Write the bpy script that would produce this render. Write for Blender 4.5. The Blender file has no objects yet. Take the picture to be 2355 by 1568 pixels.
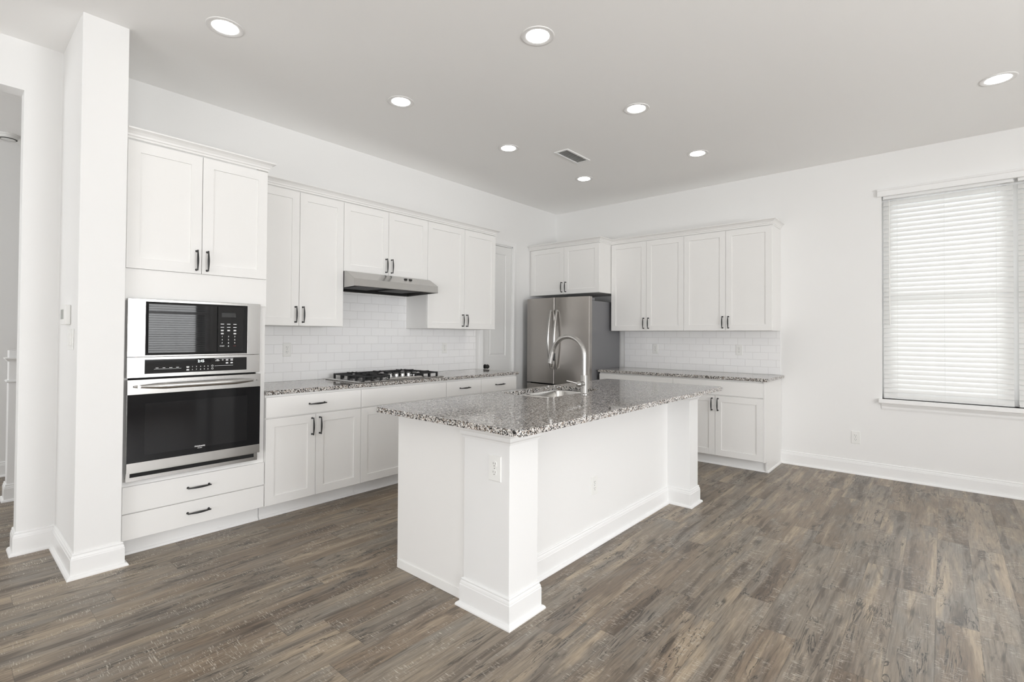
import bpy, bmesh, math, random
from mathutils import Vector, Matrix
random.seed(7)
PI = math.pi
S = bpy.context.scene
COL = S.collection

# ------------------------------------------------------------------ camera
YAW, PIT, ROL, FPX = 0.7106, 0.0135, 0.0063, 1147.66
CAM = Vector((4.2025, -5.8151, 1.3094))
W, H = 2355, 1568
r = Vector((math.cos(YAW), math.sin(YAW), 0))
fw = Vector((-math.sin(YAW) * math.cos(PIT), math.cos(YAW) * math.cos(PIT), math.sin(PIT)))
up = r.cross(fw)
R2 = r * math.cos(ROL) + up * math.sin(ROL)
U2 = up * math.cos(ROL) - r * math.sin(ROL)
cd = bpy.data.cameras.new('camera')
cam = bpy.data.objects.new('camera', cd)
COL.objects.link(cam)
M = Matrix.Identity(4)
for i in range(3):
    M[i][0] = R2[i]; M[i][1] = U2[i]; M[i][2] = -fw[i]; M[i][3] = CAM[i]
cam.matrix_world = M
cd.sensor_width = 36.0
cd.sensor_fit = 'HORIZONTAL'
cd.lens = 36.0 * FPX / W
cd.shift_x = -3.756 / W
cd.shift_y = -27.645 / W
cd.clip_start = 0.02
S.camera = cam

# ------------------------------------------------------------------ world, lights, exposure
S.view_settings.view_transform = 'Standard'
S.view_settings.look = 'None'
S.view_settings.gamma = 1.0
S.view_settings.use_curve_mapping = False
S.view_settings.exposure = 0.05
wd = bpy.data.worlds.new('daylight'); S.world = wd
wd.use_nodes = True
bg = wd.node_tree.nodes['Background']
wt = wd.node_tree
tc_ = wt.nodes.new('ShaderNodeTexCoord'); sp_ = wt.nodes.new('ShaderNodeSeparateXYZ'); rp_ = wt.nodes.new('ShaderNodeValToRGB')
ma_ = wt.nodes.new('ShaderNodeMath'); ma_.operation = 'MULTIPLY_ADD'; ma_.inputs[1].default_value = 0.5; ma_.inputs[2].default_value = 0.5
wt.links.new(tc_.outputs['Generated'], sp_.inputs[0]); wt.links.new(sp_.outputs[2], ma_.inputs[0])
wt.links.new(ma_.outputs[0], rp_.inputs[0]); wt.links.new(rp_.outputs[0], bg.inputs[0])
el_ = rp_.color_ramp.elements          # ground, made-up dark horizon band that darkens gaps in the mirrored blinds, bright sky
while len(el_) < 6: el_.new(0.5)
for k_, (p_, c_) in enumerate(((0.0, (.30, .30, .26)), (0.475, (.30, .31, .26)), (0.49, (.06, .065, .06)), (0.545, (.07, .075, .075)),
                               (0.56, (.9, .95, 1.0)), (1.0, (.62, .78, 1.0)))):
    el_[k_].position = p_; el_[k_].color = (*c_, 1)
bg.inputs[1].default_value = 0.8
S.cycles.max_bounces = 10
S.cycles.diffuse_bounces = 7
S.cycles.glossy_bounces = 5
S.cycles.transmission_bounces = 6
S.cycles.transparent_max_bounces = 8
S.cycles.caustics_reflective = False
S.cycles.caustics_refractive = False
S.cycles.sample_clamp_indirect = 6.0

def area_lamp(name, loc, aim, sx, sy, watts, col=(0.97, 0.985, 1)):
    l = bpy.data.lights.new(name, 'AREA')
    l.shape = 'RECTANGLE'; l.size = sx; l.size_y = sy
    l.energy = watts; l.color = col
    o = bpy.data.objects.new(name, l); COL.objects.link(o)
    o.location = loc
    o.rotation_euler = (Vector(aim) - Vector(loc)).to_track_quat('-Z', 'Z').to_euler()
    return o
# daylight standing in the window openings of the walls behind and right of the camera
area_lamp('daylight_right_blinds', (8.6, -3.4, 1.7), (0, -3.4, 1.7), 2.6, 2.1, 156)
area_lamp('daylight_front', (4.6, -9.75, 1.4), (4.6, 0, 1.4), 4.4, 2.3, 54)
# added lamps inside the same openings, aimed up to brighten the ceiling like sunlit ground
area_lamp('ceiling_fill_right', (7.9, -6.9, 0.9), (5.9, -6.4, 3.05), 3.0, 1.2, 94, (0.985, 0.99, 1))
area_lamp('ceiling_fill_front', (4.6, -9.4, 0.9), (4.2, -6.5, 3.05), 4.2, 1.2, 122, (0.985, 0.99, 1))
area_lamp('ceiling_fill_right_open', (7.95, -4.15, 1.5), (6.0, -3.9, 3.05), 0.8, 1.5, 106, (0.985, 0.99, 1))
area_lamp('daylight_back', (4.65, 0.62, 1.7), (4.65, -5, 1.7), 2.0, 2.1, 74, (0.95, 0.98, 1))
area_lamp('hall_fill', (-1.2, -8.6, 1.6), (-1.2, 0, 1.6), 1.6, 1.8, 37)  # added lamp to brighten the hall, which has no window

# ------------------------------------------------------------------ materials
def mat(name, col, rough=0.5, metal=0.0, spec=0.5, emis=None, es=1.0, coat=0.0):
    m = bpy.data.materials.new(name); m.use_nodes = True
    b = m.node_tree.nodes['Principled BSDF']
    b.inputs['Base Color'].default_value = (*col, 1)
    b.inputs['Roughness'].default_value = rough
    b.inputs['Metallic'].default_value = metal
    b.inputs['Specular IOR Level'].default_value = spec
    b.inputs['Coat Weight'].default_value = coat
    if emis:
        b.inputs['Emission Color'].default_value = (*emis, 1)
        b.inputs['Emission Strength'].default_value = es
    return m

class NT:
    """tiny helper for node graphs"""
    def __init__(s, m):
        s.t = m.node_tree; s.b = s.t.nodes['Principled BSDF']
    def n(s, typ, **kw):
        x = s.t.nodes.new(typ)
        for k, v in kw.items(): setattr(x, k, v)
        return x
    def put(s, sock, v):
        if isinstance(v, bpy.types.NodeSocket): s.t.links.new(v, sock)
        elif isinstance(v, (int, float)): sock.default_value = v
        else:
            d = sock.default_value
            v = tuple(v)
            if len(d) == 4 and len(v) == 3: v = v + (1,)
            sock.default_value = v
    def m(s, op, a, b=0.0, c=0.0, clamp=False):
        x = s.n('ShaderNodeMath', operation=op); x.use_clamp = clamp
        s.put(x.inputs[0], a); s.put(x.inputs[1], b); s.put(x.inputs[2], c)
        return x.outputs[0]
    def mix(s, f, a, b, blend='MIX'):
        x = s.n('ShaderNodeMix', data_type='RGBA', blend_type=blend)
        s.put(x.inputs['Factor'], f); s.put(x.inputs[6], a); s.put(x.inputs[7], b)
        return x.outputs[2]
    def vec(s, x, y, z):
        c = s.n('ShaderNodeCombineXYZ')
        s.put(c.inputs[0], x); s.put(c.inputs[1], y); s.put(c.inputs[2], z)
        return c.outputs[0]
    def noise(s, v, scale=1.0, detail=2.0, rough=0.5, dist=0.0):
        x = s.n('ShaderNodeTexNoise'); s.put(x.inputs['Vector'], v)
        x.inputs['Scale'].default_value = scale; x.inputs['Detail'].default_value = detail
        x.inputs['Roughness'].default_value = rough; x.inputs['Distortion'].default_value = dist
        return x.outputs['Fac']
    def ramp(s, f, stops, interp='LINEAR'):
        x = s.n('ShaderNodeValToRGB'); x.color_ramp.interpolation = interp
        e = x.color_ramp.elements
        while len(e) < len(stops): e.new(0.5)
        for k, (p, c) in enumerate(stops):
            e[k].position = p
            e[k].color = (*c, 1) if not isinstance(c, (int, float)) else (c, c, c, 1)
        s.put(x.inputs[0], f)
        return x.outputs[0]
    def sstep(s, v, lo, hi):
        x = s.n('ShaderNodeMapRange', interpolation_type='SMOOTHSTEP')
        s.put(x.inputs[0], v); x.inputs[1].default_value = lo; x.inputs[2].default_value = hi
        return x.outputs[0]
    def pos(s):
        g = s.n('ShaderNodeNewGeometry'); sp = s.n('ShaderNodeSeparateXYZ')
        s.t.links.new(g.outputs['Position'], sp.inputs[0])
        return g.outputs['Position'], sp.outputs[0], sp.outputs[1], sp.outputs[2]
    def bump(s, h, strength=0.3, dist=0.002):
        x = s.n('ShaderNodeBump'); x.inputs['Strength'].default_value = strength
        x.inputs['Distance'].default_value = dist
        s.put(x.inputs['Height'], h)
        s.t.links.new(x.outputs[0], s.b.inputs['Normal'])

def painted(name, col, rough, tex=0.0):
    m = mat(name, col, rough, spec=0.35)
    if tex:
        g = NT(m); p, x, y, z = g.pos()
        g.bump(g.noise(p, 140, 3, 0.6), tex, 0.001)
    return m
M_WALL = painted('wall_paint', (0.83, 0.828, 0.82), 0.6, 0.12)
M_CEIL = painted('ceiling_paint', (0.93, 0.925, 0.915), 0.75, 0.25)
M_TRIM = painted('trim_paint', (0.855, 0.855, 0.85), 0.35)
M_COLUMN = painted('column_paint', (0.80, 0.80, 0.795), 0.45)
M_CAB = painted('cabinet_paint', (0.83, 0.823, 0.808), 0.38)
M_DOORP = painted('door_paint', (0.80, 0.80, 0.79), 0.4)
M_BLACK = mat('matte_black_metal', (0.012, 0.012, 0.012), 0.4)
M_IRON = mat('cast_iron', (0.012, 0.012, 0.013), 0.55)
M_BGLASS = mat('black_glass', (0.006, 0.006, 0.007), 0.03, spec=0.62)
M_BGLASS2 = mat('black_oven_glass', (0.007, 0.007, 0.008), 0.09, spec=0.28)
M_PLASTIC = mat('white_plastic', (0.82, 0.82, 0.80), 0.3)
M_SLOT = mat('dark_slot', (0.03, 0.03, 0.03), 0.6)
M_GAP = mat('dark_gap', (0.01, 0.01, 0.01), 0.8)
M_MARK = mat('white_marking', (0.8, 0.8, 0.8), 0.5, emis=(1, 1, 1), es=0.25)
M_DIGIT = mat('clock_digits', (0.8, 0.85, 0.85), 0.5, emis=(0.9, 1, 1), es=1.6)
M_FSIDE = mat('fridge_side_paint', (0.19, 0.19, 0.20), 0.42)
M_LENS = mat('lamp_lens', (0.9, 0.9, 0.9), 0.5, emis=(1.0, 0.985, 0.95), es=15.0)
M_LAMPRING = mat('lamp_ring', (0.82, 0.81, 0.80), 0.5)
M_KNOB = mat('chrome_knob', (0.72, 0.71, 0.70), 0.18, metal=1)
M_SLOPE = mat('hood_filter_mesh', (0.035, 0.035, 0.035), 0.6)

def steel(name, col, rough, horiz=True, streak=0.09):
    m = mat(name, col, rough, metal=1.0)
    g = NT(m); p, x, y, z = g.pos()
    v = g.vec(g.m('MULTIPLY', x, 3.0), g.m('MULTIPLY', y, 3.0), g.m('MULTIPLY', z, 420.0)) if horiz else \
        g.vec(g.m('MULTIPLY', x, 900.0), g.m('MULTIPLY', y, 900.0), g.m('MULTIPLY', z, 3.0))
    n = g.noise(v, 1.0, 2)
    g.put(g.b.inputs['Roughness'], g.m('ADD', g.m('MULTIPLY', g.m('SUBTRACT', n, 0.5), streak), rough))
    return m
M_STEEL = steel('brushed_steel', (0.52, 0.51, 0.495), 0.24, streak=0.04)
M_FRIDGE = steel('fridge_steel', (0.47, 0.445, 0.42), 0.3, streak=0.05)
M_NICKEL = steel('brushed_nickel', (0.46, 0.45, 0.435), 0.27, False, 0.05)
M_SINK = mat('sink_steel', (0.62, 0.61, 0.59), 0.22, metal=1)

def granite():
    m = mat('speckled_granite', (0.5, 0.5, 0.5), 0.06, spec=0.55)
    g = NT(m); p, x, y, z = g.pos()
    dn = g.n('ShaderNodeTexNoise'); g.put(dn.inputs['Vector'], p); dn.inputs['Scale'].default_value = 160
    dv = g.n('ShaderNodeVectorMath', operation='MULTIPLY_ADD')
    g.t.links.new(dn.outputs['Color'], dv.inputs[0]); dv.inputs[1].default_value = (0.007,) * 3
    g.t.links.new(p, dv.inputs[2])
    def vor(sc):
        v = g.n('ShaderNodeTexVoronoi'); v.inputs['Scale'].default_value = sc
        g.t.links.new(dv.outputs[0], v.inputs['Vector'])
        sp = g.n('ShaderNodeSeparateColor'); g.t.links.new(v.outputs['Color'], sp.inputs[0])
        return sp.outputs[0], sp.outputs[1]
    a, a2 = vor(165); b, b2 = vor(330)
    c1 = g.ramp(a, [(0, (0.008, 0.008, 0.010)), (0.30, (0.07, 0.066, 0.062)), (0.40, (0.25, 0.20, 0.16)),
                    (0.52, (0.60, 0.58, 0.55)), (0.80, (0.78, 0.77, 0.75)), (0.93, (0.33, 0.26, 0.21))], 'CONSTANT')
    c2 = g.ramp(b, [(0, (0.010, 0.010, 0.012)), (0.30, (0.28, 0.255, 0.23)), (0.55, (0.74, 0.72, 0.70))], 'CONSTANT')
    col = g.mix(g.m('GREATER_THAN', b2, 0.72), c1, c2)
    g.put(g.b.inputs['Base Color'], col)
    return m
M_GRAN = granite()

def tile(name, horiz_axis, h0):
    m = mat(name, (0.9, 0.9, 0.9), 0.12, spec=0.5)
    g = NT(m); p, x, y, z = g.pos()
    hx = {'x': x, 'y': y}[horiz_axis]
    v = g.vec(g.m('ADD', hx, 20.0 + h0), g.m('SUBTRACT', z, 0.914 - 0.0772 * 40 + 0.0), 0.0)
    b = g.n('ShaderNodeTexBrick', offset=0.5, offset_frequency=2, squash=1.0)
    g.t.links.new(v, b.inputs['Vector'])
    for k, val in dict(Scale=1.0, **{'Mortar Size': 0.0022, 'Mortar Smooth': 0.35, 'Bias': 0.0,
                                      'Brick Width': 0.1545, 'Row Height': 0.0772}).items():
        b.inputs[k].default_value = val
    b.inputs['Color1'].default_value = (0.89, 0.89, 0.895, 1)
    b.inputs['Color2'].default_value = (0.91, 0.91, 0.91, 1)
    b.inputs['Mortar'].default_value = (0.74, 0.735, 0.73, 1)
    g.put(g.b.inputs['Base Color'], b.outputs['Color'])
    g.put(g.b.inputs['Roughness'], g.m('ADD', g.m('MULTIPLY', b.outputs['Fac'], 0.5), 0.12))
    hgt = g.m('SUBTRACT', 1.0, b.outputs['Fac'])
    g.bump(hgt, 0.5, 0.0025)
    return m
M_TILE_L = tile('subway_tile_left', 'y', 0.047)
M_TILE_B = tile('subway_tile_back', 'x', 0.0)

def wood_floor():
    m = mat('vinyl_plank_floor', (0.2, 0.16, 0.12), 0.38, spec=0.45)
    g = NT(m); p, x, y, z = g.pos()
    PW, PL = 0.152, 1.22
    xs = g.m('DIVIDE', g.m('ADD', x, 40.0 + 0.062), PW)
    row = g.m('FLOOR', xs); fx = g.m('FRACT', xs)
    w1 = g.n('ShaderNodeTexWhiteNoise', noise_dimensions='1D'); g.put(w1.inputs['W'], row)
    ys = g.m('ADD', g.m('DIVIDE', g.m('ADD', y, 40.0), PL), w1.outputs['Value'])
    colm = g.m('FLOOR', ys); fy = g.m('FRACT', ys)
    w2 = g.n('ShaderNodeTexWhiteNoise', noise_dimensions='2D'); g.put(w2.inputs['Vector'], g.vec(row, colm, 0.0))
    rid = w2.outputs['Value']
    sp = g.n('ShaderNodeSeparateColor'); g.t.links.new(w2.outputs['Color'], sp.inputs[0])
    ra = sp.outputs[1]
    off = g.m('MULTIPLY', rid, 61.0)
    def nz(sx, sy, o_, det=3, ro=0.55, di=0.0):
        return g.noise(g.vec(g.m('MULTIPLY', x, sx), g.m('MULTIPLY', y, sy), g.m('ADD', off, o_)), 1.0, det, ro, di)
    base = g.ramp(ra, [(0, (0.180, 0.138, 0.100)), (0.3, (0.240, 0.185, 0.134)), (0.55, (0.215, 0.182, 0.146)),
                       (0.8, (0.285, 0.235, 0.180)), (1, (0.200, 0.162, 0.124))])
    # broad clouds and long streaks inside each plank
    c = g.mix(g.m('MULTIPLY', g.sstep(nz(8.0, 1.7, 0.0, 4, 0.6, 0.6), 0.45, 0.68), 0.75), base, (0.225, 0.204, 0.176))
    st = nz(11.0, 1.0, 9.0, 4, 0.6, 0.5)
    c = g.mix(g.m('MULTIPLY', g.sstep(st, 0.51, 0.67), 0.9), c, (0.375, 0.300, 0.215))
    c = g.mix(g.m('MULTIPLY', g.sstep(st, 0.47, 0.31), 0.8), c, (0.076, 0.056, 0.041))
    st2 = nz(17.0, 2.4, 21.0, 4, 0.65, 0.8)
    c = g.mix(g.m('MULTIPLY', g.sstep(st2, 0.56, 0.69), 0.7), c, (0.064, 0.050, 0.039))
    # fine grain
    n2 = nz(110.0, 5.5, 0.0, 4, 0.7, 0.3)
    c = g.mix(0.9, c, g.ramp(n2, [(0.25, 0.50), (0.5, 0.98), (0.75, 1.40)]), 'MULTIPLY')
    # dark cracks and knots
    n3 = nz(11.0, 1.4, 3.0, 5, 0.62, 1.4)
    ridge = g.sstep(g.m('ABSOLUTE', g.m('SUBTRACT', n3, 0.5)), 0.020, 0.003)
    patch = g.sstep(nz(4.0, 1.8, 5.0, 2), 0.50, 0.58)
    c = g.mix(g.m('MULTIPLY', g.m('MULTIPLY', ridge, patch), 0.85), c, (0.030, 0.026, 0.023))
    vo = g.n('ShaderNodeTexVoronoi'); vo.inputs['Scale'].default_value = 1.0
    g.put(vo.inputs['Vector'], g.vec(g.m('MULTIPLY', x, 6.0), g.m('MULTIPLY', y, 2.4), off))
    kn = g.sstep(g.m('ADD', vo.outputs['Distance'], g.m('MULTIPLY', n2, 0.25)), 0.32, 0.14)
    c = g.mix(g.m('MULTIPLY', kn, 0.7), c, (0.050, 0.040, 0.032))
    # pale saw marks across and along the boards
    m1 = g.sstep(nz(30.0, 260.0, 1.0, 1, 0.5), 0.60, 0.68)
    m2 = g.sstep(nz(330.0, 22.0, 2.0, 1, 0.5), 0.64, 0.72)
    pm = g.sstep(nz(12.0, 4.5, 7.0, 4, 0.65), 0.47, 0.60)
    marks = g.m('MULTIPLY', g.m('MAXIMUM', m1, g.m('MULTIPLY', m2, 0.6)), pm)
    c = g.mix(g.m('MULTIPLY', marks, 0.85), c, (0.54, 0.49, 0.42))
    # joints between planks
    ex = g.m('MULTIPLY', g.m('MINIMUM', fx, g.m('SUBTRACT', 1.0, fx)), PW)
    ey = g.m('MULTIPLY', g.m('MINIMUM', fy, g.m('SUBTRACT', 1.0, fy)), PL)
    seam = g.sstep(g.m('MINIMUM', ex, ey), 0.0016, 0.0005)
    c = g.mix(g.m('MULTIPLY', seam, 0.45), c, (0.05, 0.042, 0.035))
    g.put(g.b.inputs['Base Color'], c)
    g.put(g.b.inputs['Roughness'], g.m('ADD', g.m('MULTIPLY', n2, 0.22), 0.26))
    g.bump(g.m('SUBTRACT', n2, g.m('MULTIPLY', seam, 1.5)), 0.14, 0.001)
    return m
M_FLOOR = wood_floor()

def thin_glass():
    m = bpy.data.materials.new('window_glass'); m.use_nodes = True
    t = m.node_tree; t.nodes.clear()
    o = t.nodes.new('ShaderNodeOutputMaterial'); mx = t.nodes.new('ShaderNodeMixShader')
    tr = t.nodes.new('ShaderNodeBsdfTransparent'); gl = t.nodes.new('ShaderNodeBsdfGlossy')
    fr = t.nodes.new('ShaderNodeFresnel'); gl.inputs['Roughness'].default_value = 0.0
    fr.inputs['IOR'].default_value = 1.45
    t.links.new(fr.outputs[0], mx.inputs[0]); t.links.new(tr.outputs[0], mx.inputs[1])
    t.links.new(gl.outputs[0], mx.inputs[2]); t.links.new(mx.outputs[0], o.inputs[0])
    return m
M_GLASS = thin_glass()

def slat_mat():
    m = bpy.data.materials.new('blind_slat'); m.use_nodes = True
    t = m.node_tree; b = t.nodes['Principled BSDF']; o = t.nodes['Material Output']
    b.inputs['Base Color'].default_value = (0.86, 0.86, 0.85, 1); b.inputs['Roughness'].default_value = 0.35
    tl = t.nodes.new('ShaderNodeBsdfTranslucent'); tl.inputs[0].default_value = (0.9, 0.9, 0.88, 1)
    mx = t.nodes.new('ShaderNodeMixShader'); mx.inputs[0].default_value = 0.18
    t.links.new(b.outputs[0], mx.inputs[1]); t.links.new(tl.outputs[0], mx.inputs[2]); t.links.new(mx.outputs[0], o.inputs[0])
    return m
M_SLAT = slat_mat()

# ------------------------------------------------------------------ mesh helpers
class MB:
    def __init__(s): s.bm = bmesh.new()
    def box(s, x0, x1, y0, y1, z0, z1):
        v = [s.bm.verts.new(c) for c in ((x0, y0, z0), (x1, y0, z0), (x1, y1, z0), (x0, y1, z0),
                                         (x0, y0, z1), (x1, y0, z1), (x1, y1, z1), (x0, y1, z1))]
        for f in ((0, 3, 2, 1), (4, 5, 6, 7), (0, 1, 5, 4), (1, 2, 6, 5), (2, 3, 7, 6), (3, 0, 4, 7)):
            s.bm.faces.new([v[i] for i in f])
        return s
    def loops(s, rings, cap=True, close=True):
        """rings: list of equal-length point lists, bridged in order"""
        R = [[s.bm.verts.new(p) for p in ring] for ring in rings]
        n = len(R[0])
        for a, b in zip(R, R[1:]):
            for i in range(n if close else n - 1):
                j = (i + 1) % n
                s.bm.faces.new((a[i], a[j], b[j], b[i]))
        if cap and close:
            s.bm.faces.new(list(reversed(R[0]))); s.bm.faces.new(R[-1])
        return s
    def tube(s, pts, rad, seg=16, cap=True, flat=1.0, side=None):
        """round (or flattened) tube along pts; rad is a number or a list"""
        pts = [Vector(p) for p in pts]
        rings = []
        prev = None
        for k, p in enumerate(pts):
            d = (pts[min(k + 1, len(pts) - 1)] - pts[max(k - 1, 0)]).normalized()
            if prev is None:
                a = Vector(side) if side else (Vector((0, 0, 1)) if abs(d.z) < 0.9 else Vector((1, 0, 0)))
            else: a = prev
            a = (a - d * a.dot(d)).normalized(); b = d.cross(a); prev = a
            rr = rad[k] if isinstance(rad, (list, tuple)) else rad
            rings.append([p + a * (rr * math.cos(2 * PI * i / seg)) + b * (rr * flat * math.sin(2 * PI * i / seg)) for i in range(seg)])
        return s.loops(rings, cap)
    def lathe(s, prof, c=(0, 0, 0), axis='z', seg=32, cap=True):
        """prof: [(radius, height)]"""
        rings = []
        for rr, h in prof:
            ring = []
            for i in range(seg):
                a = 2 * PI * i / seg
                u, v = rr * math.cos(a), rr * math.sin(a)
                q = {'z': (u, v, h), 'y': (u, h, v), 'x': (h, u, v)}[axis]
                ring.append((c[0] + q[0], c[1] + q[1], c[2] + q[2]))
            rings.append(ring)
        return s.loops(rings, cap)
    def sweep(s, path, prof, closed=False, side=1, zbase=0.0):
        """prof [(d, z)] swept along a horizontal path [(x, y)] with mitred corners; d is measured to the side"""
        P = [Vector((p[0], p[1])) for p in path]; n = len(P)
        rings = []
        for k in range(n):
            if closed: a, b = P[k] - P[k - 1], P[(k + 1) % n] - P[k]
            else:
                a = P[k] - P[k - 1] if k else P[1] - P[0]
                b = P[k + 1] - P[k] if k < n - 1 else P[-1] - P[-2]
            a.normalize(); b.normalize()
            na = Vector((a.y, -a.x)) * side; nb = Vector((b.y, -b.x)) * side
            mm = na + nb; mm = mm / max(mm.dot(na), 1e-6)
            rings.append([(P[k].x + mm.x * d, P[k].y + mm.y * d, zbase + z) for d, z in prof])
        if closed: rings.append(rings[0])
        return s.loops(rings, cap=not closed)
    def prism(s, poly, axis, a0, a1):
        """poly in the plane across `axis`, extruded from a0 to a1"""
        def q(p, a): return {'x': (a, p[0], p[1]), 'y': (p[0], a, p[1]), 'z': (p[0], p[1], a)}[axis]
        return s.loops([[q(p, a0) for p in poly], [q(p, a1) for p in poly]])
    def obj(s, name, m, parent=None, bevel=0.0, smooth=False, loc=None, seg=2, angle=35):
        bmesh.ops.remove_doubles(s.bm, verts=s.bm.verts, dist=1e-6)
        bmesh.ops.recalc_face_normals(s.bm, faces=s.bm.faces)
        me = bpy.data.meshes.new(name); s.bm.to_mesh(me); s.bm.free()
        if smooth:
            me.polygons.foreach_set('use_smooth', [True] * len(me.polygons))
            try: me.set_sharp_from_angle(angle=math.radians(angle))
            except Exception: pass
        me.materials.append(m)
        o = bpy.data.objects.new(name, me); COL.objects.link(o)
        if parent: o.parent = parent
        if loc: o.location = loc
        if bevel:
            b = o.modifiers.new('bevel', 'BEVEL'); b.width = bevel; b.segments = seg
            b.limit_method = 'ANGLE'; b.angle_limit = math.radians(40)
        return o

def thing(name, label, cat, loc=(0, 0, 0), rz=0.0, group=None):
    o = bpy.data.objects.new(name, None); COL.objects.link(o)
    o.location = loc; o.rotation_euler = (0, 0, rz)
    o.empty_display_size = 0.1
    o['label'] = label; o['category'] = cat
    if group: o['group'] = group
    return o
def tag(o, label, cat, group=None):
    o['label'] = label; o['category'] = cat
    if group: o['group'] = group
    return o
def struct(o, label=None):
    o['kind'] = 'structure'
    if label: o['label'] = label
    return o
def box(name, m, parent, *c, bevel=0.0):
    return MB().box(*c).obj(name, m, parent, bevel)
def child(o, parent, loc=(0, 0, 0), rot=(0, 0, 0)):
    c = o.copy(); COL.objects.link(c); c.parent = parent
    c.location = loc; c.rotation_euler = rot
    return c
def text_mesh(name, s, size, m, parent, loc, rot, depth=0.0004, align='CENTER'):
    cu = bpy.data.curves.new(name, 'FONT'); cu.body = s; cu.size = size
    cu.extrude = depth; cu.align_x = align; cu.align_y = 'CENTER'
    t = bpy.data.objects.new(name, cu); COL.objects.link(t)
    dg = bpy.context.evaluated_depsgraph_get(); dg.update()
    me = bpy.data.meshes.new_from_object(t.evaluated_get(dg))
    bpy.data.objects.remove(t); bpy.data.curves.remove(cu)
    me.materials.clear(); me.materials.append(m)
    o = bpy.data.objects.new(name, me); COL.objects.link(o)
    o.parent = parent; o.location = loc; o.rotation_euler = rot
    return o

# ------------------------------------------------------------------ room shell
CH = 3.05
X1, Y1 = 8.0, -9.5            # far sides of the room (behind and right of the camera)
HX = 0.055                    # face of the hall wall
OY0, OY1, OZ = -5.483, -7.2, 2.755   # hall opening
struct(MB().box(-3.6, X1 + .15, Y1 - .15, 0.15, -0.12, 0).obj('floor', M_FLOOR), 'grey brown wood plank floor')
struct(MB().box(-3.6, X1 + .15, Y1 - .15, 0.15, CH, CH + .12).obj('ceiling', M_CEIL), 'white ceiling')
w = MB()
# left wall with the pantry door opening y -1.505..-.955, z < 2.452
DY0, DY1, DZ = -1.505, -0.955, 2.452
w.box(-.12, 0, -5.31, DY0, 0, CH); w.box(-.12, 0, DY0, DY1, DZ, CH); w.box(-.12, 0, DY1, 0.15, 0, CH)
struct(w.obj('wall_left', M_WALL), 'white kitchen wall behind the cooktop')
# back wall with the twin window opening
WX0, WX1, WZ0, WZ1 = 3.767, 5.56, 0.741, 2.66
w = MB()
w.box(0, WX0, 0, .15, 0, CH); w.box(WX1, X1 + .15, 0, .15, 0, CH)
w.box(WX0, WX1, 0, .15, 0, WZ0); w.box(WX0, WX1, 0, .15, WZ1, CH)
struct(w.obj('wall_back', M_WALL), 'white wall behind the refrigerator and window')
# stub wall beside the oven cabinet
PX, PY0, PY1 = 0.682, -5.312, -5.108
struct(MB().box(0, PX, PY0, PY1, 0, CH).obj('wall_stub', M_WALL, bevel=0.003), 'white stub wall end beside the tall oven cabinet')
# hall wall with the opening
w = MB()
w.box(HX - .13, HX, OY0, PY0, 0, CH); w.box(HX - .13, HX, OY1, OY0, OZ, CH); w.box(HX - .13, HX, Y1, OY1, 0, CH)
struct(w.obj('wall_hall', M_WALL), 'white wall with a wide opening to the hall')
struct(MB().box(-2.42, -2.29, Y1, -3.0, 0, CH).obj('wall_hall_far', M_WALL), 'far wall of the hall')
struct(MB().box(-2.29, -.12, -3.13, -3.0, 0, CH).obj('wall_hall_end', M_WALL))
# right wall: tall glazed opening and a window with blinds (unseen but lights the room)
w = MB()
w.box(X1, X1 + .15, Y1, -8.5, 0, CH); w.box(X1, X1 + .15, -8.5, -5.3, 2.65, CH); w.box(X1, X1 + .15, -8.5, -5.3, 0, .25)
w.box(X1, X1 + .15, -5.3, -4.6, 0, CH); w.box(X1, X1 + .15, -4.6, -2.25, 0, .74); w.box(X1, X1 + .15, -4.6, -2.25, 2.66, CH)
w.box(X1, X1 + .15, -2.25, 0, 0, CH)
struct(w.obj('wall_right', M_WALL))
w = MB()
w.box(HX, 2.4, Y1 - .15, Y1, 0, CH); w.box(6.8, X1, Y1 - .15, Y1, 0, CH)
w.box(2.4, 6.8, Y1 - .15, Y1, 2.55, CH); w.box(2.4, 6.8, Y1 - .15, Y1, 0, .25)
struct(w.obj('wall_front', M_WALL))
w = MB(); w.box(-2.42, HX - .13, Y1 - .15, Y1, 0, CH)
struct(w.obj('wall_hall_front', M_WALL))

BASE = [(0, 0), (.030, 0), (.0298, .006), (.0265, .0125), (.021, .0165), (.0155, .018), (.0145, .019), (.0145, .100),
        (.0125, .104), (.0125, .108), (.0105, .116), (.007, .1205), (.0085, .124), (.0085, .128), (.005, .133), (0, .134)]
def base(name, path, side=1, label=None):
    return struct(MB().sweep(path, BASE, side=side).obj(name, M_TRIM), label)
RBX = 2.905
base('baseboard_back', [(RBX + .002, 0), (X1, 0)], label='white baseboard under the window')
base('baseboard_stub', [(.60, PY1), (PX, PY1), (PX, PY0), (HX, PY0), (HX, OY0), (HX - .13, OY0)], -1,
     'white baseboard wrapping the stub wall')
base('baseboard_hall', [(-2.29, Y1), (-2.29, -3.2)], label='white baseboard on the far hall wall')
base('baseboard_hall_left', [(HX, OY1), (HX, Y1)], -1)
base('baseboard_right', [(X1, 0), (X1, Y1)], 1)

# ------------------------------------------------------------------ pantry door (door_1)
d = thing('door_1', 'white panelled pantry door with black knob beside the countertop', 'door', (0, DY0, 0)); d['kind'] = 'structure'
CAS = [(0, 0), (0, .012), (.006, .017), (.02, .019), (.045, .0145), (.062, .012), (.066, .008), (.066, 0)]
b = MB()
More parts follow.
